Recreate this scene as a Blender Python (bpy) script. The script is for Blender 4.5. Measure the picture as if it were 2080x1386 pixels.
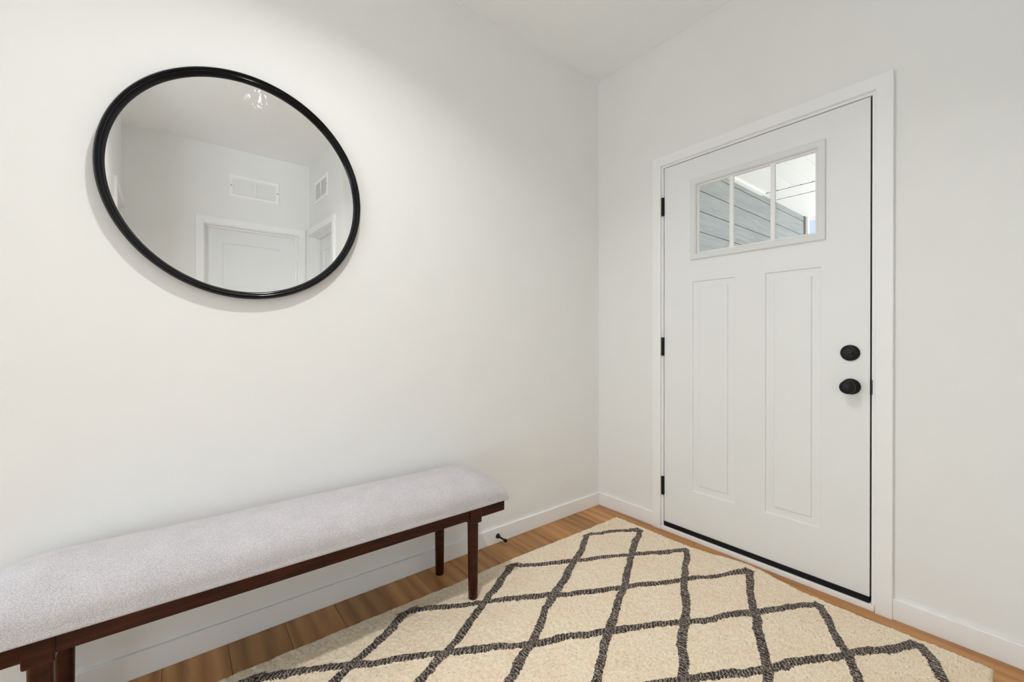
import bpy, bmesh, math, random
import numpy as np
from mathutils import Vector, Matrix

# ------------------------------------------------------------------ clear
for o in list(bpy.data.objects):
    bpy.data.objects.remove(o, do_unlink=True)
SC = bpy.context.scene
COL = SC.collection
R = math.radians

# ------------------------------------------------------------------ camera
F_PX, YAW, PITCH, ROLL = 854.23, R(141.485), R(-0.229), R(-0.057)
CAM = Vector((1.7901, -2.1471, 1.0722))
cam_d = bpy.data.cameras.new('camera')
cam_d.sensor_fit = 'HORIZONTAL'
cam_d.sensor_width = 36.0
cam_d.lens = F_PX / 2080 * 36.0
cam_d.clip_start = 0.02
cam_d.clip_end = 300
cam_o = bpy.data.objects.new('camera', cam_d)
COL.objects.link(cam_o)
fw = Vector((math.cos(YAW) * math.cos(PITCH), math.sin(YAW) * math.cos(PITCH), math.sin(PITCH)))
rt = Vector((math.sin(YAW), -math.cos(YAW), 0))
up = rt.cross(fw)
rt2 = rt * math.cos(ROLL) + up * math.sin(ROLL)
up2 = up * math.cos(ROLL) - rt * math.sin(ROLL)
m3 = Matrix((rt2, up2, -fw)).transposed()
cam_o.matrix_world = Matrix.Translation(CAM) @ m3.to_4x4()
SC.camera = cam_o

# ------------------------------------------------------------------ view, world, daylight
SC.view_settings.view_transform = 'Standard'
SC.view_settings.look = 'None'
SC.view_settings.gamma = 1.0
SC.view_settings.use_curve_mapping = False
SC.view_settings.exposure = 0.02

# pale rooms need many diffuse bounces for their light to settle
try:
    SC.cycles.max_bounces = 16
    SC.cycles.diffuse_bounces = 14
    SC.cycles.transparent_max_bounces = 12
except AttributeError:
    pass

world = bpy.data.worlds.new('sky')
SC.world = world
world.use_nodes = True
wn = world.node_tree
wn.nodes.clear()
w_out = wn.nodes.new('ShaderNodeOutputWorld')
w_bg = wn.nodes.new('ShaderNodeBackground')
w_tc = wn.nodes.new('ShaderNodeTexCoord')
w_sep = wn.nodes.new('ShaderNodeSeparateXYZ')
w_rmp = wn.nodes.new('ShaderNodeValToRGB')
w_rmp.color_ramp.elements[0].position = 0.0
w_rmp.color_ramp.elements[0].color = (0.72, 0.83, 1.0, 1)
w_rmp.color_ramp.elements[1].position = 0.9
w_rmp.color_ramp.elements[1].color = (0.46, 0.68, 1.0, 1)
w_bg.inputs['Strength'].default_value = 1.0
wn.links.new(w_tc.outputs['Generated'], w_sep.inputs[0])
wn.links.new(w_sep.outputs['Z'], w_rmp.inputs[0])
wn.links.new(w_rmp.outputs[0], w_bg.inputs[0])
wn.links.new(w_bg.outputs[0], w_out.inputs[0])

def area_light(name, loc, rot, sx, sy, power, color, shape='RECTANGLE'):
    d = bpy.data.lights.new(name, 'AREA')
    d.shape = shape
    d.size = sx
    if shape in ('RECTANGLE', 'ELLIPSE'):
        d.size_y = sy
    d.energy = power
    d.color = color
    o = bpy.data.objects.new(name, d)
    COL.objects.link(o)
    o.location = loc
    o.rotation_euler = rot
    return o

# sun on the lawn and drive outside; the porch roof keeps it off the door
sun_d = bpy.data.lights.new('sun', 'SUN')
sun_d.energy = 11.0
sun_d.angle = R(0.53)
sun_d.color = (1.0, 0.96, 0.90)
sun_o = bpy.data.objects.new('sun', sun_d)
COL.objects.link(sun_o)
sun_o.rotation_euler = Vector((-0.35, -0.45, -0.95)).to_track_quat('-Z', 'Y').to_euler()

# added fill lights outside the invented living room glazing behind the viewpoint
FILL_COLOR = (0.893, 0.951, 1.0)
area_light('fill_light', (-1.75, -8.30, 0.95), (R(108), 0, 0), 3.0, 1.7, 96, FILL_COLOR)
area_light('fill_light', (4.25, -8.30, 0.95), (R(108), 0, 0), 3.0, 1.7, 104, FILL_COLOR)
area_light('fill_light', (-4.35, -5.4, 0.95), (R(108), 0, R(-90)), 3.6, 1.7, 420, FILL_COLOR)

LED_POWER, LED_COLOR = 12.6, (1.0, 0.98, 0.955)
FILL_LED_POWER = 2.0

# ------------------------------------------------------------------ material helpers
class NT:
    def __init__(self, name):
        self.m = bpy.data.materials.new(name)
        self.m.use_nodes = True
        self.t = self.m.node_tree
        self.b = self.t.nodes['Principled BSDF']
        self.out = self.t.nodes['Material Output']
    def n(self, typ, **kw):
        x = self.t.nodes.new(typ)
        for k, v in kw.items():
            if k.startswith('i_'):
                x.inputs[k[2:].replace('_', ' ')].default_value = v
            else:
                setattr(x, k, v)
        return x
    def l(self, a, b):
        self.t.links.new(a, b)
    def set(self, **kw):
        for k, v in kw.items():
            self.b.inputs[k.replace('_', ' ')].default_value = v
    def ramp(self, stops):
        r = self.n('ShaderNodeValToRGB')
        e = r.color_ramp.elements
        while len(e) < len(stops):
            e.new(0.5)
        for i, (p, c) in enumerate(stops):
            e[i].position = p
            e[i].color = (*c, 1) if len(c) == 3 else c
        return r
    def math(self, op, a, b=None, clamp=False):
        x = self.n('ShaderNodeMath', operation=op, use_clamp=clamp)
        for i, v in enumerate((a, b)):
            if v is None:
                continue
            if isinstance(v, (int, float)):
                x.inputs[i].default_value = v
            else:
                self.l(v, x.inputs[i])
        return x.outputs[0]
    def mix(self, fac, a, b):
        x = self.n('ShaderNodeMix', data_type='RGBA')
        for s, v in ((x.inputs[0], fac), (x.inputs[6], a), (x.inputs[7], b)):
            if isinstance(v, (int, float)):
                s.default_value = v
            elif isinstance(v, tuple):
                s.default_value = (*v, 1)
            else:
                self.l(v, s)
        return x.outputs[2]
    def bump(self, h, strength, dist):
        x = self.n('ShaderNodeBump')
        x.inputs['Strength'].default_value = strength
        x.inputs['Distance'].default_value = dist
        self.l(h, x.inputs['Height'])
        self.l(x.outputs[0], self.b.inputs['Normal'])
        return x
    def noise(self, vec, scale, detail=3, rough=0.5):
        x = self.n('ShaderNodeTexNoise')
        x.inputs['Scale'].default_value = scale
        x.inputs['Detail'].default_value = detail
        x.inputs['Roughness'].default_value = rough
        if vec is not None:
            self.l(vec, x.inputs['Vector'])
        return x.outputs[0]
    def pos(self):
        return self.n('ShaderNodeNewGeometry').outputs['Position']
    def obj(self):
        return self.n('ShaderNodeTexCoord').outputs['Object']
    def scaled(self, vec, s, off=None):
        x = self.n('ShaderNodeMapping')
        x.inputs['Scale'].default_value = s
        self.l(vec, x.inputs['Vector'])
        if off is not None:
            self.l(off, x.inputs['Location'])
        return x.outputs[0]

def plain(name, col, rough=0.5, metal=0.0, spec=0.5, bump=None):
    t = NT(name)
    p = t.pos()
    var = t.noise(p, 6.0, 2)
    c = t.mix(var, tuple(x * 0.985 for x in col), tuple(min(1, x * 1.015) for x in col))
    t.l(c, t.b.inputs['Base Color'])
    t.set(Roughness=rough, Metallic=metal)
    t.b.inputs['Specular IOR Level'].default_value = spec
    if bump:
        t.bump(t.noise(p, bump[0], 3), bump[1], bump[2])
    return t.m

M = {}
M['wall'] = plain('wall_paint', (0.834, 0.8385, 0.833), 0.72, spec=0.3, bump=(260, 0.12, 0.002))
M['trim'] = plain('trim_paint', (0.885, 0.893, 0.897), 0.42, spec=0.4)
M['door'] = plain('door_paint', (0.835, 0.852, 0.858), 0.45, spec=0.4, bump=(120, 0.03, 0.001))
M['ceil'] = plain('ceiling_texture', (0.905, 0.922, 0.935), 0.85, spec=0.2, bump=(70, 0.35, 0.004))
M['black'] = plain('black_metal', (0.009, 0.009, 0.010), 0.35, spec=0.22)
M['blackrub'] = plain('black_rubber', (0.010, 0.010, 0.010), 0.5, spec=0.2)
M['frame'] = plain('black_lacquer', (0.0055, 0.0055, 0.0065), 0.11, spec=0.15)
M['bead'] = plain('highlight_gloss', (0.03, 0.03, 0.033), 0.22, spec=0.6)
M['lite'] = plain('window_surround_paint', (0.755, 0.775, 0.78), 0.5, spec=0.35)
M['white_vinyl'] = plain('white_vinyl', (0.90, 0.90, 0.90), 0.5)
M['grille'] = plain('grille_enamel', (0.92, 0.92, 0.92), 0.4)
M['dark_parts'] = plain('lap_shade_and_dark_parts', (0.05, 0.05, 0.05), 0.8)
M['concrete'] = plain('porch_concrete', (0.52, 0.51, 0.49), 0.9, bump=(90, 0.2, 0.002))
M['grass'] = plain('lawn', (0.12, 0.2, 0.06), 0.95, bump=(60, 0.5, 0.02))
M['carpet'] = plain('bounce_carpet', (0.66, 0.62, 0.56), 0.95, bump=(300, 0.4, 0.004))
M['darktrim'] = plain('dark_bronze_trim', (0.10, 0.085, 0.07), 0.5)

t = NT('mirror_silver')
t.set(Base_Color=(0.965, 0.97, 0.965, 1), Metallic=1.0, Roughness=0.0)
p = t.obj()
sm = t.noise(t.scaled(p, (1, 1, 0.55)), 95, 2)
loc = t.n('ShaderNodeVectorMath', operation='DISTANCE')
loc.inputs[1].default_value = (0.008, 0.035, 0.335)
t.l(p, loc.inputs[0])
near = t.math('SUBTRACT', 1.0, t.math('DIVIDE', loc.outputs['Value'], 0.085), True)
msk = t.math('MULTIPLY', near, t.math('GREATER_THAN', sm, 0.60), True)
t.l(t.math('MULTIPLY', msk, 0.28), t.b.inputs['Roughness'])
M['mirror'] = t.m

t = NT('window_glass')
t.t.nodes.remove(t.b)
tr = t.n('ShaderNodeBsdfTransparent'); tr.inputs[0].default_value = (0.97, 0.985, 0.98, 1)
gl = t.n('ShaderNodeBsdfGlossy'); gl.inputs['Roughness'].default_value = 0.0
fr = t.n('ShaderNodeFresnel'); fr.inputs[0].default_value = 1.45
mx = t.n('ShaderNodeMixShader')
t.l(fr.outputs[0], mx.inputs[0]); t.l(tr.outputs[0], mx.inputs[1]); t.l(gl.outputs[0], mx.inputs[2])
t.l(mx.outputs[0], t.out.inputs[0])
M['glass'] = t.m

t = NT('led_diffuser')
t.set(Base_Color=(0.9, 0.9, 0.88, 1), Roughness=0.6)
t.b.inputs['Emission Color'].default_value = (1.0, 0.94, 0.86, 1)
t.b.inputs['Emission Strength'].default_value = 6.0
M['led'] = t.m

# oak floor planks: grain runs along world X, tone varies plank by plank
t = NT('oak_plank')
p = t.pos()
inf = t.n('ShaderNodeObjectInfo')
rnd = inf.outputs['Random']
off = t.n('ShaderNodeCombineXYZ')
t.l(t.math('MULTIPLY', rnd, 37.0), off.inputs[0]); t.l(t.math('MULTIPLY', rnd, 91.0), off.inputs[1])
v1 = t.scaled(p, (1.3, 13, 1), off.outputs[0])
g1 = t.noise(v1, 1.7, 5, 0.58)
wv = t.n('ShaderNodeTexWave', wave_type='RINGS')
wv.inputs['Scale'].default_value = 0.55; wv.inputs['Distortion'].default_value = 5.0
wv.inputs['Detail'].default_value = 3; wv.inputs['Detail Scale'].default_value = 1.2
t.l(t.scaled(p, (1.0, 9, 1), off.outputs[0]), wv.inputs['Vector'])
g2 = t.noise(t.scaled(p, (6, 190, 1), off.outputs[0]), 2.2, 4, 0.6)
gg = t.math('ADD', t.math('MULTIPLY', g1, 0.62), t.math('ADD', t.math('MULTIPLY', wv.outputs['Fac'], 0.20), t.math('MULTIPLY', g2, 0.20)))
rp = t.ramp([(0.26, (0.23, 0.095, 0.027)), (0.44, (0.39, 0.18, 0.055)), (0.58, (0.48, 0.238, 0.080)), (0.78, (0.57, 0.305, 0.112))])
t.l(gg, rp.inputs[0])
hs = t.n('ShaderNodeHueSaturation')
t.l(rp.outputs[0], hs.inputs['Color'])
t.l(t.math('ADD', t.math('MULTIPLY', rnd, 0.42), 0.80), hs.inputs['Value'])
t.l(hs.outputs[0], t.b.inputs['Base Color'])
t.set(Roughness=0.42)
t.bump(gg, 0.12, 0.001)
M['oak'] = t.m

# mahogany stained wood of the bench
t = NT('mahogany_stain')
p = t.obj()
g = t.noise(t.scaled(p, (30, 3.0, 30)), 2.0, 5, 0.6)
rp = t.ramp([(0.3, (0.013, 0.0027, 0.0010)), (0.52, (0.040, 0.0078, 0.0025)), (0.78, (0.078, 0.0175, 0.0053))])
t.l(g, rp.inputs[0]); t.l(rp.outputs[0], t.b.inputs['Base Color'])
t.set(Roughness=0.33)
t.b.inputs['Specular IOR Level'].default_value = 0.22
M['mahog'] = t.m

# heathered light grey fabric
t = NT('heather_fabric')
p = t.obj()
a = t.noise(t.scaled(p, (420, 900, 420)), 1.0, 3, 0.7)
b = t.noise(t.scaled(p, (900, 330, 900)), 1.0, 3, 0.7)
c = t.noise(p, 14.0, 3, 0.5)
k = t.math('ADD', t.math('MULTIPLY', a, 0.55), t.math('MULTIPLY', b, 0.45))
rp = t.ramp([(0.36, (0.27, 0.25, 0.262)), (0.50, (0.53, 0.51, 0.532)), (0.63, (0.72, 0.705, 0.735))])
t.l(k, rp.inputs[0])
hs = t.n('ShaderNodeHueSaturation')
t.l(rp.outputs[0], hs.inputs['Color'])
t.l(t.math('ADD', t.math('MULTIPLY', c, 0.22), 0.89), hs.inputs['Value'])
t.l(hs.outputs[0], t.b.inputs['Base Color'])
t.set(Roughness=0.92)
t.b.inputs['Specular IOR Level'].default_value = 0.15
t.b.inputs['Sheen Weight'].default_value = 0.15
t.bump(k, 0.45, 0.0012)
M['fabric'] = t.m

# tufted rug: field and braided charcoal lines, driven by the "line" attribute of the mesh
t = NT('tufted_rug')
p = t.obj()
at = t.n('ShaderNodeAttribute', attribute_name='line')
dist = at.outputs['Fac']
fine = t.noise(p, 330, 2, 0.6)
mid = t.noise(p, 95, 3, 0.6)
low = t.noise(p, 9, 3, 0.55)
dd = t.math('ADD', dist, t.math('MULTIPLY', t.math('SUBTRACT', fine, 0.5), 0.011))
dd = t.math('ADD', dd, t.math('MULTIPLY', t.math('SUBTRACT', mid, 0.5), 0.009))
mask = t.math('LESS_THAN', dd, 0.0155)
rotv = t.n('ShaderNodeMapping'); rotv.inputs['Rotation'].default_value = (0, 0, R(35)); rotv.inputs['Scale'].default_value = (1.0, 0.36, 1.0)
t.l(p, rotv.inputs['Vector'])
stretch = t.noise(rotv.outputs[0], 210, 3, 0.7)
fk = t.math('ADD', t.math('MULTIPLY', stretch, 0.62), t.math('ADD', t.math('MULTIPLY', fine, 0.20), t.math('MULTIPLY', mid, 0.18)))
rf0 = t.ramp([(0.33, (0.46, 0.35, 0.235)), (0.43, (0.80, 0.675, 0.50)), (0.53, (0.90, 0.795, 0.625)), (0.66, (0.95, 0.875, 0.73))])
t.l(fk, rf0.inputs[0])
pink = t.n('ShaderNodeMix', data_type='RGBA', blend_type='MULTIPLY')
pink.inputs[7].default_value = (1.0, 0.945, 0.93, 1)
t.l(rf0.outputs[0], pink.inputs[6])
t.l(t.math('MULTIPLY', t.math('SUBTRACT', low, 0.40), 4.0, True), pink.inputs[0])
rf = pink
# braided strands of the dark lines, laid out along each line
sA = t.n('ShaderNodeAttribute', attribute_name='along').outputs['Fac']
sT = t.n('ShaderNodeAttribute', attribute_name='across').outputs['Fac']
ph = t.math('ADD', t.math('MULTIPLY', sA, 2 * math.pi / 0.0125), t.math('MULTIPLY', sT, 190.0))
ph = t.math('ADD', ph, t.math('ADD', t.math('MULTIPLY', mid, 15.0), t.math('MULTIPLY', fine, 5.0)))
lk = t.math('ADD', t.math('MULTIPLY', t.math('ADD', t.math('SINE', ph), 1.0), 0.20), t.math('MULTIPLY', fine, 0.62))
rl = t.ramp([(0.42, (0.040, 0.030, 0.025)), (0.55, (0.090, 0.070, 0.059)), (0.66, (0.27, 0.225, 0.195)), (0.80, (0.60, 0.53, 0.475))])
t.l(lk, rl.inputs[0])
t.l(t.mix(mask, rf.outputs[2], rl.outputs[0]), t.b.inputs['Base Color'])
t.set(Roughness=0.95)
t.b.inputs['Specular IOR Level'].default_value = 0.1
t.b.inputs['Sheen Weight'].default_value = 0.1
t.bump(t.math('ADD', stretch, t.math('MULTIPLY', fine, 0.6)), 0.50, 0.0035)
M['rug'] = t.m

# lap siding, painted grey
t = NT('lap_siding_paint')
p = t.pos()
g = t.noise(t.scaled(p, (30, 3, 55)), 1.0, 5, 0.65)
rp = t.ramp([(0.3, (0.29, 0.31, 0.325)), (0.7, (0.42, 0.445, 0.455))])
t.l(g, rp.inputs[0]); t.l(rp.outputs[0], t.b.inputs['Base Color'])
t.set(Roughness=0.7)
t.bump(g, 0.5, 0.006)
M['siding'] = t.m

# ------------------------------------------------------------------ mesh helpers
def link(name, me, mat, parent=None):
    o = bpy.data.objects.new(name, me)
    if mat is not None and not me.materials:
        me.materials.append(mat)
    COL.objects.link(o)
    if parent is not None:
        o.parent = parent
    return o

def finish(name, bm, mat, parent=None, smooth=False, doubles=True):
    if doubles:
        bmesh.ops.remove_doubles(bm, verts=bm.verts, dist=1e-5)
    bmesh.ops.recalc_face_normals(bm, faces=bm.faces)
    me = bpy.data.meshes.new(name)
    bm.to_mesh(me); bm.free()
    if smooth:
        me.shade_smooth()
    return link(name, me, mat, parent)

def add_box(bm, a, b, bevel=0.0, seg=2):
    x0, y0, z0 = a; x1, y1, z1 = b
    vs = [bm.verts.new(q) for q in ((x0, y0, z0), (x1, y0, z0), (x1, y1, z0), (x0, y1, z0),
                                    (x0, y0, z1), (x1, y0, z1), (x1, y1, z1), (x0, y1, z1))]
    fs = [bm.faces.new([vs[i] for i in f]) for f in
          ((0, 3, 2, 1), (4, 5, 6, 7), (0, 1, 5, 4), (1, 2, 6, 5), (2, 3, 7, 6), (3, 0, 4, 7))]
    if bevel > 0:
        es = list({e for f in fs for e in f.edges})
        bmesh.ops.bevel(bm, geom=es, offset=bevel, segments=seg, affect='EDGES', profile=0.5)

def box(name, a, b, mat, parent=None, bevel=0.0):
    bm = bmesh.new()
    add_box(bm, a, b, bevel)
    return finish(name, bm, mat, parent)

def boxes(name, lst, mat, parent=None, bevel=0.0):
    bm = bmesh.new()
    for a, b in lst:
        add_box(bm, a, b, bevel)
    return finish(name, bm, mat, parent, doubles=False)

def lathe(bm, prof, n=48, mtx=None, cap0=True, cap1=True):
    """profile of (radius, height) spun about local Z"""
    rings = []
    for r_, h in prof:
        ring = []
        for i in range(n):
            a = 2 * math.pi * i / n
            q = Vector((r_ * math.cos(a), r_ * math.sin(a), h))
            ring.append(bm.verts.new(mtx @ q if mtx else q))
        rings.append(ring)
    for k in range(len(rings) - 1):
        for i in range(n):
            j = (i + 1) % n
            bm.faces.new((rings[k][i], rings[k][j], rings[k + 1][j], rings[k + 1][i]))
    if cap0:
        bm.faces.new(list(reversed(rings[0])))
    if cap1:
        bm.faces.new(rings[-1])

def smooth_by_angle(o, deg=35):
    me = o.data
    me.shade_smooth()
    bm = bmesh.new(); bm.from_mesh(me)
    for e in bm.edges:
        if len(e.link_faces) == 2 and e.calc_face_angle(0) > R(deg):
            e.smooth = False
    bm.to_mesh(me); bm.free()
    return o

def tag(o, label, cat, kind=None, group=None):
    o['label'] = label
    o['category'] = cat
    if kind:
        o['kind'] = kind
    if group:
        o['group'] = group
    return o

def empty(name, loc=(0, 0, 0), rot=(0, 0, 0)):
    o = bpy.data.objects.new(name, None)
    COL.objects.link(o)
    o.location = loc
    o.rotation_euler = rot
    o.empty_display_size = 0.1
    return o

# ------------------------------------------------------------------ dimensions
H = 2.74                   # ceiling
XB = 1.795                 # hall width (face of the right wall)
WX = 2.8375                # far wall of the side nook
YW = -1.0408               # nook wall toward the front door
YL = -2.428                # nook wall away from the front door
YE = -8.0                  # far wall of the living room behind
XR, XL, YO = 6.5, -4.0, -2.75   # its right and left walls, and the end of the wall with the mirror
TH = 0.12
DX0, DX1, DZ0, DZ1 = 0.471, 1.3695, 0.044, 2.0306      # front door slab
CX0, CX1, CZ1 = 0.456, 1.389, 2.0459                   # inner edges of its casing

# ------------------------------------------------------------------ walls
def wall_run(name, a, b, openings, axis, mat, label):
    """wall box from a to b with rectangular openings [(u0,u1,z0,z1)] along axis 0 or 1"""
    us = sorted({a[axis], b[axis]} | {q for o in openings for q in o[:2]})
    lst = []
    for u0, u1 in zip(us[:-1], us[1:]):
        zs = [(a[2], b[2])]
        for o in openings:
            if o[0] <= u0 + 1e-6 and u1 - 1e-6 <= o[1]:
                zs = []
                if o[2] > a[2] + 1e-4: zs.append((a[2], o[2]))
                if o[3] < b[2] - 1e-4: zs.append((o[3], b[2]))
        for z0, z1 in zs:
            A = list(a); B = list(b)
            A[axis], B[axis], A[2], B[2] = u0, u1, z0, z1
            lst.append((tuple(A), tuple(B)))
    w = boxes(name, lst, mat)
    return tag(w, label, 'wall', 'structure')

wall_run('wall_left', (-TH, YO, 0), (0, TH, H), [], 1, M['wall'], 'off-white painted wall carrying the round black mirror')
wall_run('wall_front', (0, 0, 0), (XB + TH, 0.14, H), [(CX0 - 0.02, CX1 + 0.02, 0, CZ1 + 0.02)], 0, M['wall'], 'off-white painted wall with the white front door')
box_w = wall_run('wall_right', (XB, YW + TH, 0), (XB + TH, 0, H), [], 1, M['wall'], 'off-white painted wall at the right edge beside the front door')
OPD = dict(h=2.06)
wall_run('wall_nook_near', (XB, YW, 0), (WX, YW + TH, H), [(2.035, WX, 0, 2.055)], 0, M['wall'], 'off-white nook wall in the mirror with a recessed door at its corner')
wall_run('wall_nook_far', (WX, YL - TH, 0), (WX + TH, YW + TH, H), [(-1.912, -1.122, 0, 2.055)], 1, M['wall'], 'off-white nook wall in the mirror with the return air grille')
wall_run('wall_nook_side', (1.52, YL - TH, 0), (WX + TH, YL, H), [(2.10, 2.80, 0, 2.065)], 0, M['wall'], 'sliver of off-white wall at the left edge of the mirror reflection')
wall_run('wall_living', (WX + TH, YL - TH, 0), (XR, YL, H), [], 0, M['wall'], 'off-white living room wall behind the viewpoint')
wall_run('wall_side', (XR, YE, 0), (XR + TH, YL, H), [], 1, M['wall'], 'off-white right-hand living room wall behind the viewpoint')
wall_run('wall_living_left', (XL - TH, YE, 0), (XL, YO + TH, H), [(-7.2, -3.6, 0.12, 2.44)], 1, M['wall'], 'off-white left-hand living room wall with an added unseen window')
wall_run('wall_living_front', (XL, YO, 0), (-TH, YO + TH, H), [], 0, M['wall'], 'off-white living room wall backing onto the porch side')
wall_run('wall_back', (XL - TH, YE - TH, 0), (XR + TH, YE, H), [(-3.25, -0.25, 0.12, 2.44), (2.75, 5.75, 0.12, 2.44)], 0, M['wall'], 'off-white end wall of the living room around added unseen glazing')

ceil = boxes('ceiling', [((-TH, YO, H), (XR + TH, 0.14, H + 0.1)), ((XL - TH, YE - TH, H), (XR + TH, YO, H + 0.1)), ((XL - TH, YO, H), (-TH, YO + TH, H + 0.1))], M['ceil'])
tag(ceil, 'pale grey lightly textured flat ceiling', 'ceiling', 'structure')

# closets behind the nook doors would be dark: shallow backing boards close the openings
# ------------------------------------------------------------------ floor of planks
floor = boxes('floor', [((-TH, YO, -0.06), (XR + TH, 0.14, -0.008)), ((XL - TH, YE - TH, -0.06), (XR + TH, YO, -0.008))], M['oak'])
tag(floor, 'medium brown oak plank floor showing around the beige rug', 'floor', 'structure')
rng = random.Random(5)
PW, PL = 0.178, 1.22
mesh_cache = {}
def plank_mesh(L):
    key = round(L, 3)
    if key not in mesh_cache:
        bm = bmesh.new()
        add_box(bm, (0, 0, -0.008), (L - 0.0012, PW - 0.0012, 0), 0.0007, 1)
        me = bpy.data.meshes.new('plank')
        bmesh.ops.recalc_face_normals(bm, faces=bm.faces)
        bm.to_mesh(me); bm.free()
        me.materials.append(M['oak'])
        mesh_cache[key] = me
    return mesh_cache[key]
row = 0
y = -0.015 - PW + 0.12
y = -PW + 0.125
while y > -3.7:
    xa, xb_ = 0.0, (WX + 0.1 if YL - TH - PW < y < YW + TH else XB + 0.1)
    x = xa - [0.55, 0.13, 0.92, 0.34, 0.75][row % 5]
    while x < xb_:
        s, e = max(x, xa), min(x + PL, xb_)
        if e - s > 0.03:
            o = link('plank', plank_mesh(e - s), M['oak'], floor)
            o.location = (s, y, 0)
        x += PL
    y -= PW
    row += 1

carpet = box('floor_living_bounce', (XL, YE, -0.006), (XR, -3.75, 0.006), M['carpet'])  # unseen pale floor added to bounce light up to the ceiling
tag(carpet, 'unseen pale carpet added behind the viewpoint to bounce light upward', 'carpet', 'structure')

# ------------------------------------------------------------------ baseboards
BH, BT = 0.079, 0.013
def baseboard(name, a, b, label):
    o = box(name, a, b, M['trim'], None, 0.0022)
    return tag(o, label, 'baseboard', 'structure')
baseboard('baseboard_left', (0, YO, 0), (BT, 0, BH), 'white baseboard running behind the upholstered bench')
baseboard('baseboard_front_near_corner', (BT, -BT, 0), (CX0 - 0.052, 0, BH), 'short white baseboard between the room corner and the front door casing')
baseboard('baseboard_front', (CX1 + 0.052, -BT, 0), (XB, 0, BH), 'white baseboard right of the front door casing')
baseboard('baseboard_right', (XB - BT, YW, 0), (XB, -BT, BH), 'white baseboard along the right-hand wall out of view')
baseboard('baseboard_nook', (XB, YW - BT, 0), (1.98, YW, BH), 'short white baseboard of the nook seen only from inside it')
baseboard('baseboard_nook_far', (WX - BT, YL, 0), (WX, -1.962, BH), 'short white baseboard beside the nook door with the grille above')
baseboard('baseboard_nook_side', (1.52, YL, 0), (2.068, YL + BT, BH), 'white baseboard on the nook wall behind the viewpoint')

# ------------------------------------------------------------------ panelled slab builder
def slab_mesh(W, Z0, Z1, T, panels, hole=None, raised=True):
    """door leaf: local x 0..W, front face at y=0 looking to -y, back at y=T"""
    bm = bmesh.new()
    def grid(yv, holes):
        xs = sorted({0, W} | {q for h in holes for q in h[:2]})
        zs = sorted({Z0, Z1} | {q for h in holes for q in h[2:]})
        for xa, xb in zip(xs[:-1], xs[1:]):
            for za, zb in zip(zs[:-1], zs[1:]):
                cx, cz = (xa + xb) / 2, (za + zb) / 2
                if any(h[0] < cx < h[1] and h[2] < cz < h[3] for h in holes):
                    continue
                bm.faces.new([bm.verts.new(q) for q in ((xa, yv, za), (xb, yv, za), (xb, yv, zb), (xa, yv, zb))])
    hs = [hole] if hole else []
    grid(0, list(panels) + hs)
    grid(T, hs)
    def tube(x0, x1, z0, z1, ya, yb):
        c = ((x0, z0), (x1, z0), (x1, z1), (x0, z1))
        for i in range(4):
            (p0, q0), (p1, q1) = c[i], c[(i + 1) % 4]
            bm.faces.new([bm.verts.new(q) for q in ((p0, ya, q0), (p1, ya, q1), (p1, yb, q1), (p0, yb, q0))])
    tube(0, W, Z0, Z1, 0, T)
    if hole:
        tube(*hole, 0, T)
    for (x0, x1, z0, z1) in panels:
        prof = [(0, 0), (0.0035, 0.0065), (0.034, 0.0075), (0.0385, 0.0015)] if raised else [(0, 0), (0.005, 0.008)]
        for (i0, d0), (i1, d1) in zip(prof[:-1], prof[1:]):
            A = ((x0 + i0, z0 + i0), (x1 - i0, z0 + i0), (x1 - i0, z1 - i0), (x0 + i0, z1 - i0))
            B = ((x0 + i1, z0 + i1), (x1 - i1, z0 + i1), (x1 - i1, z1 - i1), (x0 + i1, z1 - i1))
            for i in range(4):
                j = (i + 1) % 4
                bm.faces.new([bm.verts.new(q) for q in ((A[i][0], d0, A[i][1]), (A[j][0], d0, A[j][1]), (B[j][0], d1, B[j][1]), (B[i][0], d1, B[i][1]))])
        i1, d1 = prof[-1]
        bm.faces.new([bm.verts.new(q) for q in ((x0 + i1, d1, z0 + i1), (x1 - i1, d1, z0 + i1), (x1 - i1, d1, z1 - i1), (x0 + i1, d1, z1 - i1))])
    return bm

# ------------------------------------------------------------------ front door
door = empty('door_1', ((DX0 + DX1) / 2, 0.0, 0.0))
tag(door, 'white panelled front door with a three-light window and black knob', 'door', 'structure')
ox = -(DX0 + DX1) / 2
HOLE = (0.652 - DX0, 1.196 - DX0, 1.520, 1.893)
PAN = [(0.634 - DX0, 0.853 - DX0, 0.260, 1.379), (0.989 - DX0, 1.208 - DX0, 0.262, 1.381)]
bm = slab_mesh(DX1 - DX0, DZ0, DZ1, 0.045, PAN, HOLE)
slab = finish('door_slab', bm, M['door'], door)
slab.location = (DX0 + ox, 0.001, 0)

def rect_frame(name, x0, x1, z0, z1, w, y0, y1, mat, parent, bev=0.002):
    """mitred rectangular frame made of four bevelled bars in one ring"""
    bm = bmesh.new()
    prof = [(0.0, y1), (0.0, y0 + bev), (bev, y0), (w - bev * 1.8, y0), (w, y0 + bev * 1.6), (w, y1)]
    rings = []
    for i, yv in prof:
        rings.append([bm.verts.new(q) for q in ((x0 + i, yv, z0 + i), (x1 - i, yv, z0 + i), (x1 - i, yv, z1 - i), (x0 + i, yv, z1 - i))])
    for a, b in zip(rings, rings[1:] + rings[:1]):
        for k in range(4):
            j = (k + 1) % 4
            bm.faces.new((a[k], a[j], b[j], b[k]))
    return finish(name, bm, mat, parent)

LX0, LX1, LZ0, LZ1 = 0.627 + ox, 1.2235 + ox, 1.493, 1.919
lite = rect_frame('window_surround', LX0, LX1, LZ0, LZ1, 0.031, -0.009, 0.002, M['lite'], door, 0.003)
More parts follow.
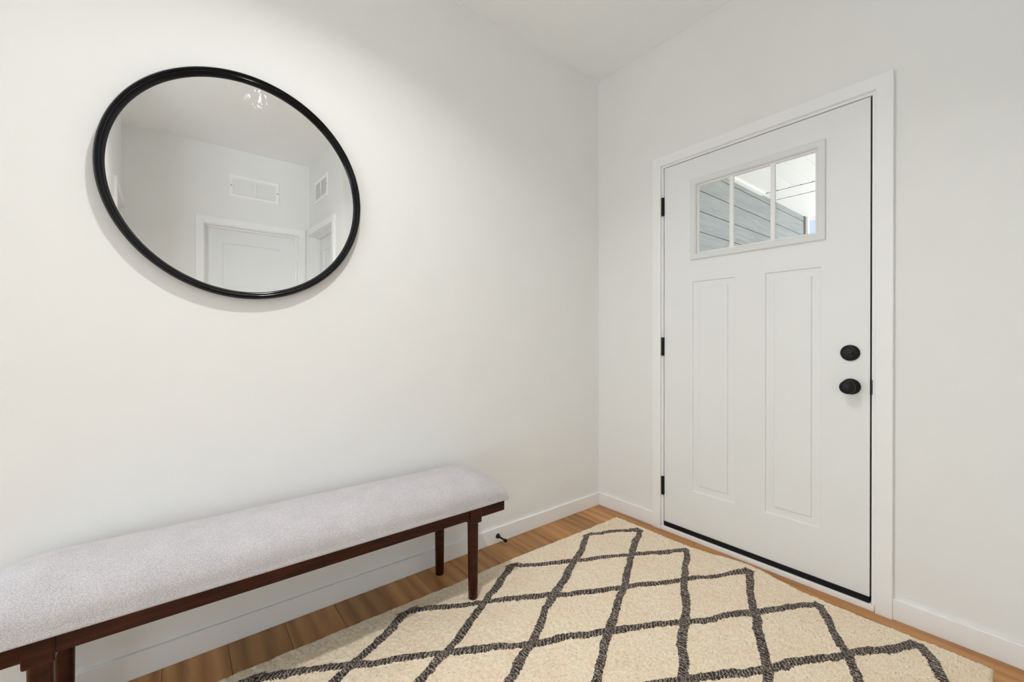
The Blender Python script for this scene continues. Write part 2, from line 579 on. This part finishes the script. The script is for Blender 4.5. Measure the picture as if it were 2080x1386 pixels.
# glazing stop inside the surround, then two bars and three panes
stop = rect_frame('glazing_bead', LX0 + 0.0285, LX1 - 0.0285, LZ0 + 0.0285, LZ1 - 0.0285, 0.010, 0.004, 0.022, M['white_vinyl'], lite, 0.0015)
bars = (0.8335 + ox, 1.0185 + ox)
for bx in bars:
    box('muntin', (bx - 0.0095, 0.006, LZ0 + 0.036), (bx + 0.0095, 0.019, LZ1 - 0.036), M['white_vinyl'], lite, 0.002)
pe = [LX0 + 0.034, bars[0], bars[1], LX1 - 0.034]
for a, b in zip(pe[:-1], pe[1:]):
    box('pane', (a + 0.001, 0.0215, LZ0 + 0.034), (b - 0.001, 0.0245, LZ1 - 0.034), M['glass'], lite)

# hinges
for zc in (1.8175, 1.031, 0.247):
    bm = bmesh.new()
    mt = Matrix.Translation((0.4635 + ox, -0.0055, zc))
    z0 = -0.051
    for k in range(5):
        a, b = z0 + k * 0.0204, z0 + (k + 1) * 0.0204 - 0.0008
        lathe(bm, [(0.0058, a), (0.0068, a + 0.001), (0.0068, b - 0.001), (0.0058, b)], 16, mt)
    add_box(bm, (0.457 + ox, -0.0045, zc - 0.051), (0.4715 + ox, 0.0008, zc + 0.051))
    finish('hinge', bm, M['black'], door)

# deadbolt rose with thumb-turn, knob with rose
def rose(name, x, z, parent):
    bm = bmesh.new()
    mt = Matrix.Translation((x, 0.001, z)) @ Matrix.Rotation(R(90), 4, 'X')
    lathe(bm, [(0.0325, 0), (0.0325, 0.004), (0.0305, 0.008), (0.026, 0.0105), (0.014, 0.012)], 40, mt)
    return smooth_by_angle(finish(name, bm, M['black'], parent), 40)
kx = 1.3075 + ox
db = rose('deadbolt', kx - 0.0005, 1.0155, door)
bm = bmesh.new()
add_box(bm, (kx - 0.0125, -0.021, 1.0155 - 0.0065), (kx + 0.0125, -0.010, 1.0155 + 0.0065), 0.004, 3)
finish('thumb_turn', bm, M['black'], db)
kr = rose('knob_rose', kx + 0.002, 0.8785, door)
bm = bmesh.new()
mt = Matrix.Translation((kx + 0.002, -0.010, 0.8785)) @ Matrix.Rotation(R(90), 4, 'X')
lathe(bm, [(0.013, 0), (0.0105, 0.006), (0.0105, 0.016), (0.014, 0.023), (0.0225, 0.029), (0.0265, 0.036), (0.0270, 0.041), (0.0262, 0.0445), (0.0235, 0.047),
           (0.0228, 0.0462), (0.019, 0.0478), (0.010, 0.0495), (0.003, 0.050)], 40, mt)
smooth_by_angle(finish('knob', bm, M['black'], kr), 40)
box('strike_plate', (1.3716 + ox, -0.0035, 0.851), (1.3775 + ox, 0.002, 0.911), M['black'], door, 0.0008)
# black sweep along the slab bottom
bm = bmesh.new()
for z0, z1, yv in ((0.022, 0.031, -0.004), (0.031, 0.038, -0.0025), (0.038, 0.0475, -0.005)):
    add_box(bm, (DX0 + ox, yv, z0), (DX1 + ox, 0.03, z1), 0.0006, 1)
finish('door_sweep', bm, M['blackrub'], door, doubles=False)

# front door frame: casing, jambs, stops and sill
def casing(parent, x0, x1, zt, w, th, mat, left=True, right=True, ext=None):
    """flat casing legs and head around an opening x0..x1, top zt, proud of y=0 toward -y"""
    bm_l = []
    xl = x0 - w if left else x0
    xr = x1 + w if right else x1
    def leg(a, b, inner_left):
        bm = bmesh.new()
        # mitred top
        if inner_left:
            pts = [(a, 0), (b, 0), (b, zt + w), (a, zt)]
        else:
            pts = [(a, 0), (b, 0), (b, zt), (a, zt + w)]
        f = [bm.verts.new((px, -th, pz)) for px, pz in pts]
        g = [bm.verts.new((px, 0, pz)) for px, pz in pts]
        bm.faces.new(f); bm.faces.new(list(reversed(g)))
        for i in range(4):
            j = (i + 1) % 4
            bm.faces.new((f[i], g[i], g[j], f[j]))
        bmesh.ops.recalc_face_normals(bm, faces=bm.faces)
        es = [e for e in bm.edges if all(abs(v.co.y + th) < 1e-6 for v in e.verts) and abs(e.verts[0].co.x - e.verts[1].co.x) < 1e-6]
        bmesh.ops.bevel(bm, geom=es, offset=0.0025, segments=2, affect='EDGES', profile=0.5)
        finish('casing_leg', bm, mat, parent)
    if left: leg(x0 - w, x0, False)
    if right: leg(x1, x1 + w, True)
    bm = bmesh.new()
    pts = [(x0, zt), (x1, zt), (xr, zt + w), (xl, zt + w)]
    f = [bm.verts.new((px, -th, pz)) for px, pz in pts]
    g = [bm.verts.new((px, 0, pz)) for px, pz in pts]
    bm.faces.new(f); bm.faces.new(list(reversed(g)))
    for i in range(4):
        j = (i + 1) % 4
        bm.faces.new((f[i], g[i], g[j], f[j]))
    bmesh.ops.recalc_face_normals(bm, faces=bm.faces)
    es = [e for e in bm.edges if all(abs(v.co.y + th) < 1e-6 for v in e.verts) and abs(e.verts[0].co.z - e.verts[1].co.z) < 1e-6]
    bmesh.ops.bevel(bm, geom=es, offset=0.0025, segments=2, affect='EDGES', profile=0.5)
    finish('casing_head', bm, mat, parent)

trim1 = empty('trim_1', ((CX0 + CX1) / 2, 0, 0))
tag(trim1, 'white casing and jamb framing the front door', 'door frame', 'structure')
tx = -(CX0 + CX1) / 2
casing(trim1, CX0 + tx, CX1 + tx, CZ1, 0.052, 0.017, M['trim'])
box('jamb', (CX0 - 0.016 + tx, 0.0, 0), (DX0 - 0.005 + tx, 0.14, CZ1), M['trim'], trim1)
box('jamb', (DX1 + 0.0062 + tx, 0.0, 0), (CX1 + 0.016 + tx, 0.14, CZ1), M['trim'], trim1)
box('jamb_head', (DX0 - 0.005 + tx, 0.0, DZ1 + 0.0045), (DX1 + 0.0062 + tx, 0.14, CZ1 + 0.016), M['trim'], trim1)
box('weatherstrip', (DX1 + 0.0022 + tx, 0.009, 0.024), (DX1 + 0.0061 + tx, 0.047, DZ1 + 0.004), M['blackrub'], trim1)
for a, b in ((DX0 - 0.005, DX0 + 0.012), (DX1 - 0.012, DX1 + 0.0061)):
    box('weatherstrip', (a + tx, 0.048, 0.024), (b + tx, 0.075, DZ1 + 0.0045), M['blackrub'], trim1)
box('weatherstrip', (DX0 + tx, 0.048, DZ1 - 0.012), (DX1 + tx, 0.075, DZ1 + 0.0045), M['blackrub'], trim1)
box('sill', (CX0 + 0.002 + tx, -0.0165, 0.0), (CX1 - 0.002 + tx, 0.30, 0.0235), M['white_vinyl'], trim1, 0.003)

# ------------------------------------------------------------------ nook doors seen in the mirror
def nook_door(n, loc, rz, W, ztop, panels, label_d, label_t, left=True, right=True, recess=0.10):
    fr = empty('trim_%d' % (n), loc, (0, 0, rz))
    tag(fr, label_t, 'door frame', 'structure')
    casing(fr, 0, W, ztop, 0.058, 0.016, M['trim'], left, right)
    zj = ztop
    jt = 0.012
    box('jamb', (-jt, 0.0, 0), (0.006, TH, zj), M['trim'], fr)
    box('jamb', (W - 0.006, 0.0, 0), (W + jt, TH, zj), M['trim'], fr)
    box('jamb_head', (0.006, 0.0, zj - 0.006), (W - 0.006, TH, zj + jt), M['trim'], fr)
    boxes('door_stop_bead', [((0.006, recess - 0.036, 0), (0.018, recess - 0.001, zj - 0.006)),
                             ((W - 0.018, recess - 0.036, 0), (W - 0.006, recess - 0.001, zj - 0.006)),
                             ((0.018, recess - 0.036, zj - 0.018), (W - 0.018, recess - 0.001, zj - 0.006))], M['trim'], fr)
    d = empty('door_%d' % n, loc, (0, 0, rz))
    tag(d, label_d, 'door', 'structure')
    bm = slab_mesh(W - 0.016, 0.012, zj - 0.009, 0.035, panels, None, False)
    s = finish('door_slab', bm, M['door'], d)
    s.location = (0.008, recess, 0)
    # lever side knob
    bm = bmesh.new()
    mt = Matrix.Translation((W - 0.07, recess, 0.92)) @ Matrix.Rotation(R(90), 4, 'X')
    lathe(bm, [(0.031, 0), (0.031, 0.006), (0.012, 0.010), (0.011, 0.025), (0.024, 0.036), (0.027, 0.046), (0.018, 0.056), (0.004, 0.058)], 28, mt)
    smooth_by_angle(finish('knob', bm, M['black'], d), 40)
    return d
w1 = 0.767
pw = [(0.139, w1 - 0.155, 1.502, 1.897), (0.139, 0.32, 0.25, 1.38), (0.43, w1 - 0.155, 0.25, 1.38)]
nook_door(2, (WX, -1.134, 0), R(-90), w1, 2.040, pw,
          'white panelled door straight ahead in the mirror reflection', 'white casing of the door straight ahead in the mirror')
w2 = 0.782
pw2 = [(0.125, w2 - 0.140, 1.52, 1.905), (0.125, 0.33, 0.25, 1.38), (0.43, w2 - 0.14, 0.25, 1.38)]
nook_door(3, (2.047, YW, 0), 0, w2, 2.046, pw2,
          'white door recessed at the right edge of the mirror reflection', 'white casing of the recessed door at the mirror right edge', left=True, right=False)
w3 = 0.66
pw3 = [(0.11, w3 - 0.126, 1.52, 1.90), (0.11, 0.28, 0.25, 1.38), (0.38, w3 - 0.126, 0.25, 1.38)]
nook_door(4, (2.79, YL, 0), R(180), w3, 2.055, pw3,
          'white door glimpsed at the left edge of the mirror reflection', 'white casing glimpsed at the left edge of the mirror', left=False, right=True)

# unseen living room glazing, added to let the fill lights in
def glazing(name, loc, rz, W, n, label):
    win = empty(name, loc, (0, 0, rz))
    tag(win, label, 'window', 'structure')
    for k in range(n):
        a = -W / 2 + W * k / n + 0.002; b = -W / 2 + W * (k + 1) / n - 0.002
        rect_frame('sash', a, b, 0.0, 2.32, 0.06, -0.02, 0.03, M['white_vinyl'], win)
        box('pane', (a + 0.055, 0.0, 0.055), (b - 0.055, 0.005, 2.265), M['glass'], win)
glazing('window_1', (-1.75, YE - 0.06, 0.12), 0, 3.0, 2, 'unseen white glazed doors added for fill light in the living room end wall, on the mirror side')
glazing('window_2', (4.25, YE - 0.06, 0.12), 0, 3.0, 2, 'unseen white glazed doors added for fill light in the living room end wall, away from the mirror')
glazing('window_3', (XL - 0.06, -5.4, 0.12), R(90), 3.6, 3, 'unseen white window added for fill light in the left-hand living room wall')

# ------------------------------------------------------------------ wall grilles in the mirror
def grille(name, loc, rz, W, Hh, border, nsl, cols, label, cat, lever=False, cov=0.80):
    g = empty(name, loc, (0, 0, rz))
    tag(g, label, cat)
    rect_frame('grille_frame', -W / 2, W / 2, -Hh / 2, Hh / 2, border, -0.010, 0.0, M['grille'], g, 0.003)
    box('grille_back', (-W / 2 + border * 0.6, -0.0010, -Hh / 2 + border * 0.6), (W / 2 - border * 0.6, -0.0004, Hh / 2 - border * 0.6), M['grille'], g)
    x0, x1 = -W / 2 + border, W / 2 - border
    z0, z1 = -Hh / 2 + border, Hh / 2 - border
    dw = 0.010
    edges = [x0] + [x0 + (x1 - x0) * i / cols for i in range(1, cols)] + [x1]
    for e in edges[1:-1]:
        box('divider', (e - dw / 2, -0.010, z0), (e + dw / 2, 0.0, z1), M['grille'], g)
    pitch = (z1 - z0) / nsl
    for a, b in zip(edges[:-1], edges[1:]):
        a2 = a + (dw / 2 if a != x0 else 0); b2 = b - (dw / 2 if b != x1 else 0)
        bm = bmesh.new()
        t_ = 0.0012
        pts = [(-0.0085, 0), (-0.0085, t_), (-0.0050, t_ + pitch * cov), (-0.0050, pitch * cov)]
        A = [bm.verts.new((a2, q[0], q[1])) for q in pts]; B = [bm.verts.new((b2, q[0], q[1])) for q in pts]
        bm.faces.new(A); bm.faces.new(list(reversed(B)))
        for i in range(4):
            j = (i + 1) % 4
            bm.faces.new((A[i], B[i], B[j], A[j]))
        bmesh.ops.recalc_face_normals(bm, faces=bm.faces)
        me = bpy.data.meshes.new('louvre'); bm.to_mesh(me); bm.free(); me.materials.append(M['grille'])
        for k in range(nsl):
            o = link('louvre', me, M['grille'], g)
            o.location = (0, 0, z0 + pitch * k + 0.0005)
    for sx in (-1, 1):
        bm = bmesh.new()
        lathe(bm, [(0.0045, 0), (0.0045, 0.001), (0.002, 0.002)], 12, Matrix.Translation((sx * (W / 2 - border * 0.45), -0.0098, 0)) @ Matrix.Rotation(R(90), 4, 'X'))
        finish('screw', bm, M['dark_parts'], g)
    if lever:
        box('lever', (-0.002, -0.014, 0.005), (0.002, -0.008, 0.05), M['grille'], g, 0.001)
    return g
grille('return_air_grille', (WX, -1.511, 2.411), R(-90), 0.398, 0.197, 0.028, 13, 2, 'white louvred return air grille above the door in the mirror', 'air grille')
grille('wall_register', (2.405, YW, 2.418), 0, 0.40, 0.205, 0.030, 17, 2, 'small white air register on the side wall at the right of the mirror', 'air register', True, 0.97)

# ------------------------------------------------------------------ ceiling lamps
def led(loc, power, label):
    e = empty('ceiling_light', loc)
    tag(e, label, 'ceiling light', group=None)
    bm = bmesh.new()
    lathe(bm, [(0.095, 0.0), (0.095, -0.006), (0.088, -0.012), (0.078, -0.014), (0.076, -0.010)], 48, None, False, False)
    smooth_by_angle(finish('trim_ring', bm, M['white_vinyl'], e), 40)
    bm = bmesh.new()
    lathe(bm, [(0.0765, -0.010), (0.074, -0.0125), (0.03, -0.0128), (0.001, -0.0128)], 48, None, False, True)
    finish('diffuser', bm, M['led'], e)
    d = bpy.data.lights.new('lamp_glow', 'AREA')
    d.shape = 'DISK'; d.size = 0.085; d.spread = R(136); d.energy = power; d.color = LED_COLOR
    o = bpy.data.objects.new('lamp_glow', d); COL.objects.link(o); o.parent = e
    o.location = (0, 0, -0.016)
    return e
led((0.95, -1.80, H), LED_POWER, 'flush white disc light on the ceiling in front of the mirror')
led((0.86, -4.3, H), FILL_LED_POWER, 'unseen disc light added for fill on the ceiling behind the viewpoint')  # extra lamp, added as fill out of view

# ------------------------------------------------------------------ round mirror
mir = empty('round_mirror', (0.006, -1.9455, 1.6165), (0, R(0.6627), R(0.6234)))
tag(mir, 'round mirror in a black moulded frame hanging on the left wall', 'mirror')
RX = Matrix.Rotation(R(90), 4, 'Y')     # local Z -> +X (out of the wall)
prof = [(0.374, 0.002), (0.392, 0.002), (0.3975, 0.004), (0.3985, 0.010), (0.3985, 0.018), (0.3965, 0.026), (0.3925, 0.0315), (0.3885, 0.0325),
        (0.3862, 0.0305), (0.3850, 0.0245), (0.3838, 0.0225), (0.3820, 0.0238), (0.3795, 0.0238), (0.3770, 0.0205), (0.3752, 0.0140), (0.3725, 0.0088), (0.3722, 0.004), (0.374, 0.002)]
bm = bmesh.new()
lathe(bm, prof, 128, RX, False, False)
smooth_by_angle(finish('mirror_frame', bm, M['frame'], mir), 38)
for br, bx_, rr in ((0.3843, 0.0240, 0.0011), (0.3736, 0.0102, 0.0009)):  # thin glossy rings added to carry highlight lines around the frame
    bm = bmesh.new()
    lathe(bm, [(br + rr * math.cos(2 * math.pi * k / 8), bx_ + rr * math.sin(2 * math.pi * k / 8)) for k in range(9)], 128, RX, False, False)
    finish('highlight_bead', bm, M['bead'], mir, smooth=True)
bm = bmesh.new()
lathe(bm, [(0.374, 0.0045), (0.374, 0.0075), (0.001, 0.0075)], 128, RX, True, True)
finish('mirror_glass', bm, M['mirror'], mir)

# ------------------------------------------------------------------ bench
BY0, BY1 = -2.547, -1.055          # apron ends
BXF, BXB = 0.366, 0.036            # apron front and back faces
bench = empty('upholstered_bench', ((BXF + BXB) / 2, (BY0 + BY1) / 2, 0))
tag(bench, 'long mahogany bench with a light grey upholstered seat under the mirror', 'bench')
bo = Vector(bench.location)
def L(x, y, z): return (x - bo.x, y - bo.y, z)
AZ0, AZ1 = 0.343, 0.393
for nm, a, b in (('apron_front', (BXF - 0.02, BY0, AZ0), (BXF, BY1, AZ1)), ('apron_back', (BXB, BY0, AZ0), (BXB + 0.02, BY1, AZ1)),
                 ('apron_end', (BXB + 0.02, BY0, AZ0), (BXF - 0.02, BY0 + 0.02, AZ1)), ('apron_end', (BXB + 0.02, BY1 - 0.02, AZ0), (BXF - 0.02, BY1, AZ1))):
    box(nm, L(*a), L(*b), M['mahog'], bench, 0.003)
box('seat_board', L(BXB + 0.004, BY0 + 0.004, AZ1 - 0.012), L(BXF - 0.004, BY1 - 0.004, AZ1 + 0.004), M['mahog'], bench)
for fx, yy, foot in ((1, -1.203, 0.0145), (1, -2.398, 0.0145), (0, -1.212, 0.0), (0, -2.398, 0.0)):
    ax = 0.3455 if fx else 0.082
    bm = bmesh.new()
    lathe(bm, [(0.0165, foot), (0.0190, foot + 0.003), (0.0200, 0.10), (0.0215, 0.22), (0.0225, 0.335)], 28, Matrix.Translation(L(ax, yy, 0)))
    lg = smooth_by_angle(finish('leg', bm, M['mahog'], bench), 40)
    bm = bmesh.new()
    hw = 0.0275
    if fx:
        add_box(bm, L(ax - 0.024, yy - hw, 0.326), L(BXF + 0.0075, yy + hw, AZ1 - 0.001), 0.006, 3)
    else:
        add_box(bm, L(BXB - 0.004, yy - hw, 0.326), L(ax + 0.024, yy + hw, AZ1 - 0.001), 0.006, 3)
    finish('leg_block', bm, M['mahog'], lg, smooth=False)

# seat cushion: domed, with a rolled lower edge that overhangs the apron
CXa, CXb, CYa, CYb = 0.022, 0.384, BY0 - 0.016, BY1 + 0.016
def cushion():
    nu, nv = 44, 150
    hx, hy = (CXb - CXa) / 2, (CYb - CYa) / 2
    cx, cy = (CXa + CXb) / 2, (CYa + CYb) / 2
    h, zb = 0.108, 0.392
    bm = bmesh.new()
    def par(n, half, edge):
        # parameter positions concentrated near the edges
        return [half * math.sin(math.pi / 2 * (2 * i / n - 1)) if edge else half * (2 * i / n - 1) for i in range(n + 1)]
    us = par(nu, hx, True)
    vs = []
    for i in range(nv + 1):
        s = 2 * i / nv - 1
        vs.append(hy * math.copysign(1 - (1 - abs(s)) ** 1.6, s))
    r2 = random.Random(3)
    top = {}
    rc = 0.02
    for i, u_ in enumerate(us):
        for j, v_ in enumerate(vs):
            a = min(1, abs(u_) / hx)
            d = min(1.0, (hy - abs(v_)) / 0.17)
            fx_ = (1 - a ** 2.5) ** (1 / 2.2)
            fy_ = (1 - (1 - d) ** 2.15) ** (1 / 1.9)
            lip = 0.020 * min(1, (1 - a) * 60 + 0.0) * min(1, d * 40)
            z = zb + 0.010 + lip * 0.35 + (h - 0.014) * fx_ * fy_
            z += 0.0012 * math.sin(v_ * 9 + 1.0) * fx_ * fy_
            # rounded plan corners
            x_, y_ = u_, v_
            ex, ey = hx - abs(u_), hy - abs(v_)
            if ex < rc and ey < rc:
                q = math.hypot(rc - ex, rc - ey)
                if q > 1e-9:
                    m_ = max(rc - ex, rc - ey) / q
                    x_ = math.copysign(hx - rc + (rc - ex) * m_, u_)
                    y_ = math.copysign(hy - rc + (rc - ey) * m_, v_)
            top[i, j] = bm.verts.new(L(cx + x_, cy + y_, z))
    for i in range(nu):
        for j in range(nv):
            bm.faces.new((top[i, j], top[i + 1, j], top[i + 1, j + 1], top[i, j + 1]))
    rim = [(i, 0) for i in range(nu)] + [(nu, j) for j in range(nv)] + [(i, nv) for i in range(nu, 0, -1)] + [(0, j) for j in range(nv, 0, -1)]
    prev = [top[k] for k in rim]
    c0 = Vector(L(cx, cy, 0))
    for ins, z in ((-0.0022, zb + 0.0055), (-0.0012, zb + 0.001), (0.004, zb - 0.0022), (0.014, zb - 0.001), (0.03, zb)):
        ring = []
        for k in rim:
            q = top[k].co
            dx = 1 if q.x > c0.x + hx - 0.021 else (-1 if q.x < c0.x - hx + 0.021 else 0)
            dy = 1 if q.y > c0.y + hy - 0.021 else (-1 if q.y < c0.y - hy + 0.021 else 0)
            ring.append(bm.verts.new((q.x - dx * ins, q.y - dy * ins, z)))
        n = len(ring)
        for a in range(n):
            b = (a + 1) % n
            bm.faces.new((prev[a], ring[a], ring[b], prev[b]))
        prev = ring
    o = finish('seat_cushion', bm, M['fabric'], bench, smooth=True)
    return o
cushion()

# ------------------------------------------------------------------ rug
def vnoise(x, y, s, seed):
    """smooth value noise, vectorised"""
    X, Y = x * s, y * s
    xi, yi = np.floor(X).astype(int), np.floor(Y).astype(int)
    fx, fy = X - xi, Y - yi
    fx = fx * fx * (3 - 2 * fx); fy = fy * fy * (3 - 2 * fy)
    def hsh(a, b):
        n = (a * 374761393 + b * 668265263 + seed * 974634777) & 0xffffffff
        n = ((n ^ (n >> 13)) * 1274126177) & 0xffffffff
        return ((n ^ (n >> 16)) & 0xffff) / 65535.0
    a = hsh(xi, yi); b = hsh(xi + 1, yi); c = hsh(xi, yi + 1); d = hsh(xi + 1, yi + 1)
    return (a * (1 - fx) + b * fx) * (1 - fy) + (c * (1 - fx) + d * fx) * fy - 0.5

RX0, RX1, RY0, RY1 = 0.214, 1.700, -2.52, -0.098
def rug():
    nx, ny = 372, 606
    gx = np.linspace(RX0, RX1, nx); gy = np.linspace(RY0, RY1, ny)
    X, Y = np.meshgrid(gx, gy, indexing='ij')
    # wavy hand-made outline
    ex = np.minimum(X - RX0, RX1 - X); ey = np.minimum(Y - RY0, RY1 - Y)
    e = np.minimum(ex, ey)
    # lattice distance
    x0, y0, dx, dyh = 0.404, -0.142, 0.2795, 0.2615
    xd = X + 0.016 * vnoise(X, Y, 5, 1) + 0.012 * vnoise(X, Y, 14, 2) + 0.006 * vnoise(X, Y, 45, 3)
    yd = Y + 0.016 * vnoise(X, Y, 5, 4) + 0.012 * vnoise(X, Y, 14, 5) + 0.006 * vnoise(X, Y, 45, 6)
    a = (xd - x0) / dx + (yd - y0) / (2 * dyh)
    b = (xd - x0) / dx - (yd - y0) / (2 * dyh)
    g = math.sqrt(1 / dx ** 2 + 1 / (2 * dyh) ** 2)
    dist = np.minimum(np.abs(a - np.round(a)), np.abs(b - np.round(b))) / g
    bx0, bx1, by1 = x0 - dx / 2, x0 + 4.5 * dx, y0
    by0 = y0 - dyh * 8
    outside = np.maximum(np.maximum(bx0 - xd, xd - bx1), np.maximum(by0 - yd, yd - by1))
    dist = np.maximum(dist, outside + 0.009)
    fa, fb = np.abs(a - np.round(a)), np.abs(b - np.round(b))
    nxv, nyv = 1 / dx / g, 1 / (2 * dyh) / g
    isa = fa < fb
    along = np.where(isa, -xd * nyv + yd * nxv, xd * nyv + yd * nxv)
    across = np.where(isa, a - np.round(a), b - np.round(b)) / g
    line = np.clip((0.018 - dist) / 0.006, 0, 1)
    rs = np.random.RandomState(7)
    z = 0.0135 + 0.0035 * line
    z = z + 0.0028 * vnoise(X, Y, 30, 11) + 0.0034 * vnoise(X, Y, 85, 12) + 0.0030 * (rs.rand(nx, ny) - 0.5)
    z = z + 0.006 * vnoise(X, Y, 6, 13) * np.clip(e / 0.05, 0, 1)
    fall = np.clip(e / 0.010, 0, 1)
    z = np.maximum(z * np.sqrt(1 - (1 - fall) ** 2), 0.0006)
    wob = 0.012 * vnoise(X, Y, 3.2, 21) + 0.004 * vnoise(X, Y, 22, 22)
    wobx = np.where(ex < 0.06, wob * np.clip(1 - ex / 0.06, 0, 1), 0)
    woby = np.where(ey < 0.06, wob * np.clip(1 - ey / 0.06, 0, 1), 0)
    Xo = X + wobx + 0.0016 * (rs.rand(nx, ny) - 0.5) - 0.016 * np.clip((-Y) / 1.7, 0, 1.4) * np.clip(1 - (X - RX0) / 0.12, 0, 1)
    bulge = 0.055 * np.exp(-((X - 0.94) / 0.15) ** 2) * np.clip(1 - (RY1 - Y) / 0.16, 0, 1) ** 1.3
    Yo = Y + woby + bulge + 0.0016 * (rs.rand(nx, ny) - 0.5)
    co = np.stack([Xo, Yo, z], -1).reshape(-1, 3)
    idx = np.arange(nx * ny).reshape(nx, ny)
    q = np.stack([idx[:-1, :-1], idx[1:, :-1], idx[1:, 1:], idx[:-1, 1:]], -1).reshape(-1, 4)
    me = bpy.data.meshes.new('area_rug')
    me.vertices.add(len(co)); me.vertices.foreach_set('co', co.ravel())
    me.loops.add(q.size); me.loops.foreach_set('vertex_index', q.ravel())
    me.polygons.add(len(q)); me.polygons.foreach_set('loop_start', np.arange(0, q.size, 4))
    me.polygons.foreach_set('loop_total', np.full(len(q), 4))
    me.update(calc_edges=True)
    at = me.attributes.new('line', 'FLOAT', 'POINT')
    at.data.foreach_set('value', dist.ravel().astype(np.float32))
    for nm, arr in (('along', along), ('across', across)):
        at = me.attributes.new(nm, 'FLOAT', 'POINT')
        at.data.foreach_set('value', arr.ravel().astype(np.float32))
    me.shade_smooth()
    o = link('area_rug', me, M['rug'])
    return o
tag(rug(), 'beige tufted rug with a charcoal diamond trellis before the front door', 'rug')

# ------------------------------------------------------------------ door stop on the baseboard
ds = empty('door_stop', (BT, -0.830, 0.0367))
tag(ds, 'small black door stop screwed to the baseboard right of the bench', 'door stop')
RXs = Matrix.Rotation(R(90), 4, 'Y')
bm = bmesh.new()
lathe(bm, [(0.0125, 0), (0.0125, 0.003), (0.0095, 0.010), (0.0060, 0.017), (0.0048, 0.024), (0.0045, 0.055)], 24, RXs)
smooth_by_angle(finish('stop_shaft', bm, M['black'], ds), 40)
bm = bmesh.new()
lathe(bm, [(0.0045, 0.054), (0.0078, 0.060), (0.0088, 0.066), (0.0086, 0.072), (0.0068, 0.074)], 24, RXs)
smooth_by_angle(finish('rubber_tip', bm, M['blackrub'], ds), 40)

# ------------------------------------------------------------------ porch outside
XS, ZS = -0.05, 2.60
ext = box('wall_exterior', (XS - 0.14, 0.14, -0.3), (XS - 0.012, 3.95, ZS + 0.1), M['dark_parts'])  # dark backing shows between boards, standing in for shadow under each lap
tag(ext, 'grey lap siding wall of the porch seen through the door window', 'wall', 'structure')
ZB = 2.357
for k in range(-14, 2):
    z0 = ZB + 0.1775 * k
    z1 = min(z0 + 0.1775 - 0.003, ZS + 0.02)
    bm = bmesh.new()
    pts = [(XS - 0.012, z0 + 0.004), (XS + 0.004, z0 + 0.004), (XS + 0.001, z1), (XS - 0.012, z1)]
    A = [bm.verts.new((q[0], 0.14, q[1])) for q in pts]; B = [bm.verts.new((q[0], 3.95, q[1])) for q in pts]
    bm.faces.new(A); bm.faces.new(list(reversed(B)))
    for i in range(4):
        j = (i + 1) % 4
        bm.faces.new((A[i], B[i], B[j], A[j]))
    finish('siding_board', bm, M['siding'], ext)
box('corner_board', (XS - 0.14, 3.95, -0.3), (XS + 0.012, 3.995, ZS), M['darktrim'], ext)

soff = box('ceiling_porch', (-0.30, 0.14, ZS + 0.012), (2.2, 4.10, ZS + 0.10), M['white_vinyl'])
tag(soff, 'white vinyl porch soffit seen through the door window', 'porch ceiling', 'structure')
def strip_panel(x0, x1, y0, y1):
    o = box('soffit_panel', (x0, y0, ZS), (x1, y1, ZS + 0.013), M['white_vinyl'], soff, 0.003)
    return o
x = -0.05
while x < 2.0:
    strip_panel(x, x + 0.148, 0.14, 2.685); x += 0.1515
x = -0.05
while x < 2.0:
    strip_panel(x, x + 0.30, 2.695, 3.000); x += 0.3015
yv = 3.010
while yv < 4.05:
    strip_panel(-0.05, 2.18, yv, yv + 0.1); yv += 0.103
gap = []
for yl in (2.690, 3.005):
    gap.append(((-0.04, yl - 0.004, ZS - 0.0012), (2.15, yl + 0.003, ZS + 0.010)))
    xx = 0.0
    while xx < 2.1:
        gap.append(((xx, yl - 0.016, ZS - 0.0014), (xx + 0.016, yl + 0.003, ZS + 0.006))); xx += 0.102
o = boxes('joint_gap', gap, M['dark_parts'], soff)
o['kind'] = 'stuff'
box('frieze_channel', (XS - 0.004, 0.14, ZS - 0.018), (XS + 0.045, 2.68, ZS + 0.004), M['white_vinyl'], soff, 0.003)
box('fascia_board', (-0.30, 4.07, ZS - 0.03), (2.2, 4.10, ZS + 0.14), M['white_vinyl'], soff)
post = box('trim_porch_post', (XS - 0.12, 4.0, -0.3), (XS + 0.035, 4.06, ZS), M['white_vinyl'], None, 0.004)
tag(post, 'white corner post at the end of the grey siding outside', 'post', 'structure')
slabp = box('floor_porch', (XS, 0.14, -0.25), (2.4, 4.1, -0.02), M['concrete'])
tag(slabp, 'concrete porch slab outside the front door', 'porch floor', 'structure')
drive = boxes('driveway', [((-8, 4.1, -0.32), (14, 20, -0.25)), ((2.4, 0.2, -0.32), (14, 4.1, -0.25))], M['concrete'])  # out of view, added as a pale reflector for the soffit
tag(drive, 'unseen pale concrete driveway added to bounce sunlight onto the porch soffit', 'driveway', 'structure')
gr = boxes('ground', [((-40, 4.1, -0.5), (40, 60, -0.33)), ((14, -30, -0.5), (40, 4.1, -0.33))], M['grass'])
tag(gr, 'green lawn beyond the porch out of view', 'lawn', 'structure')
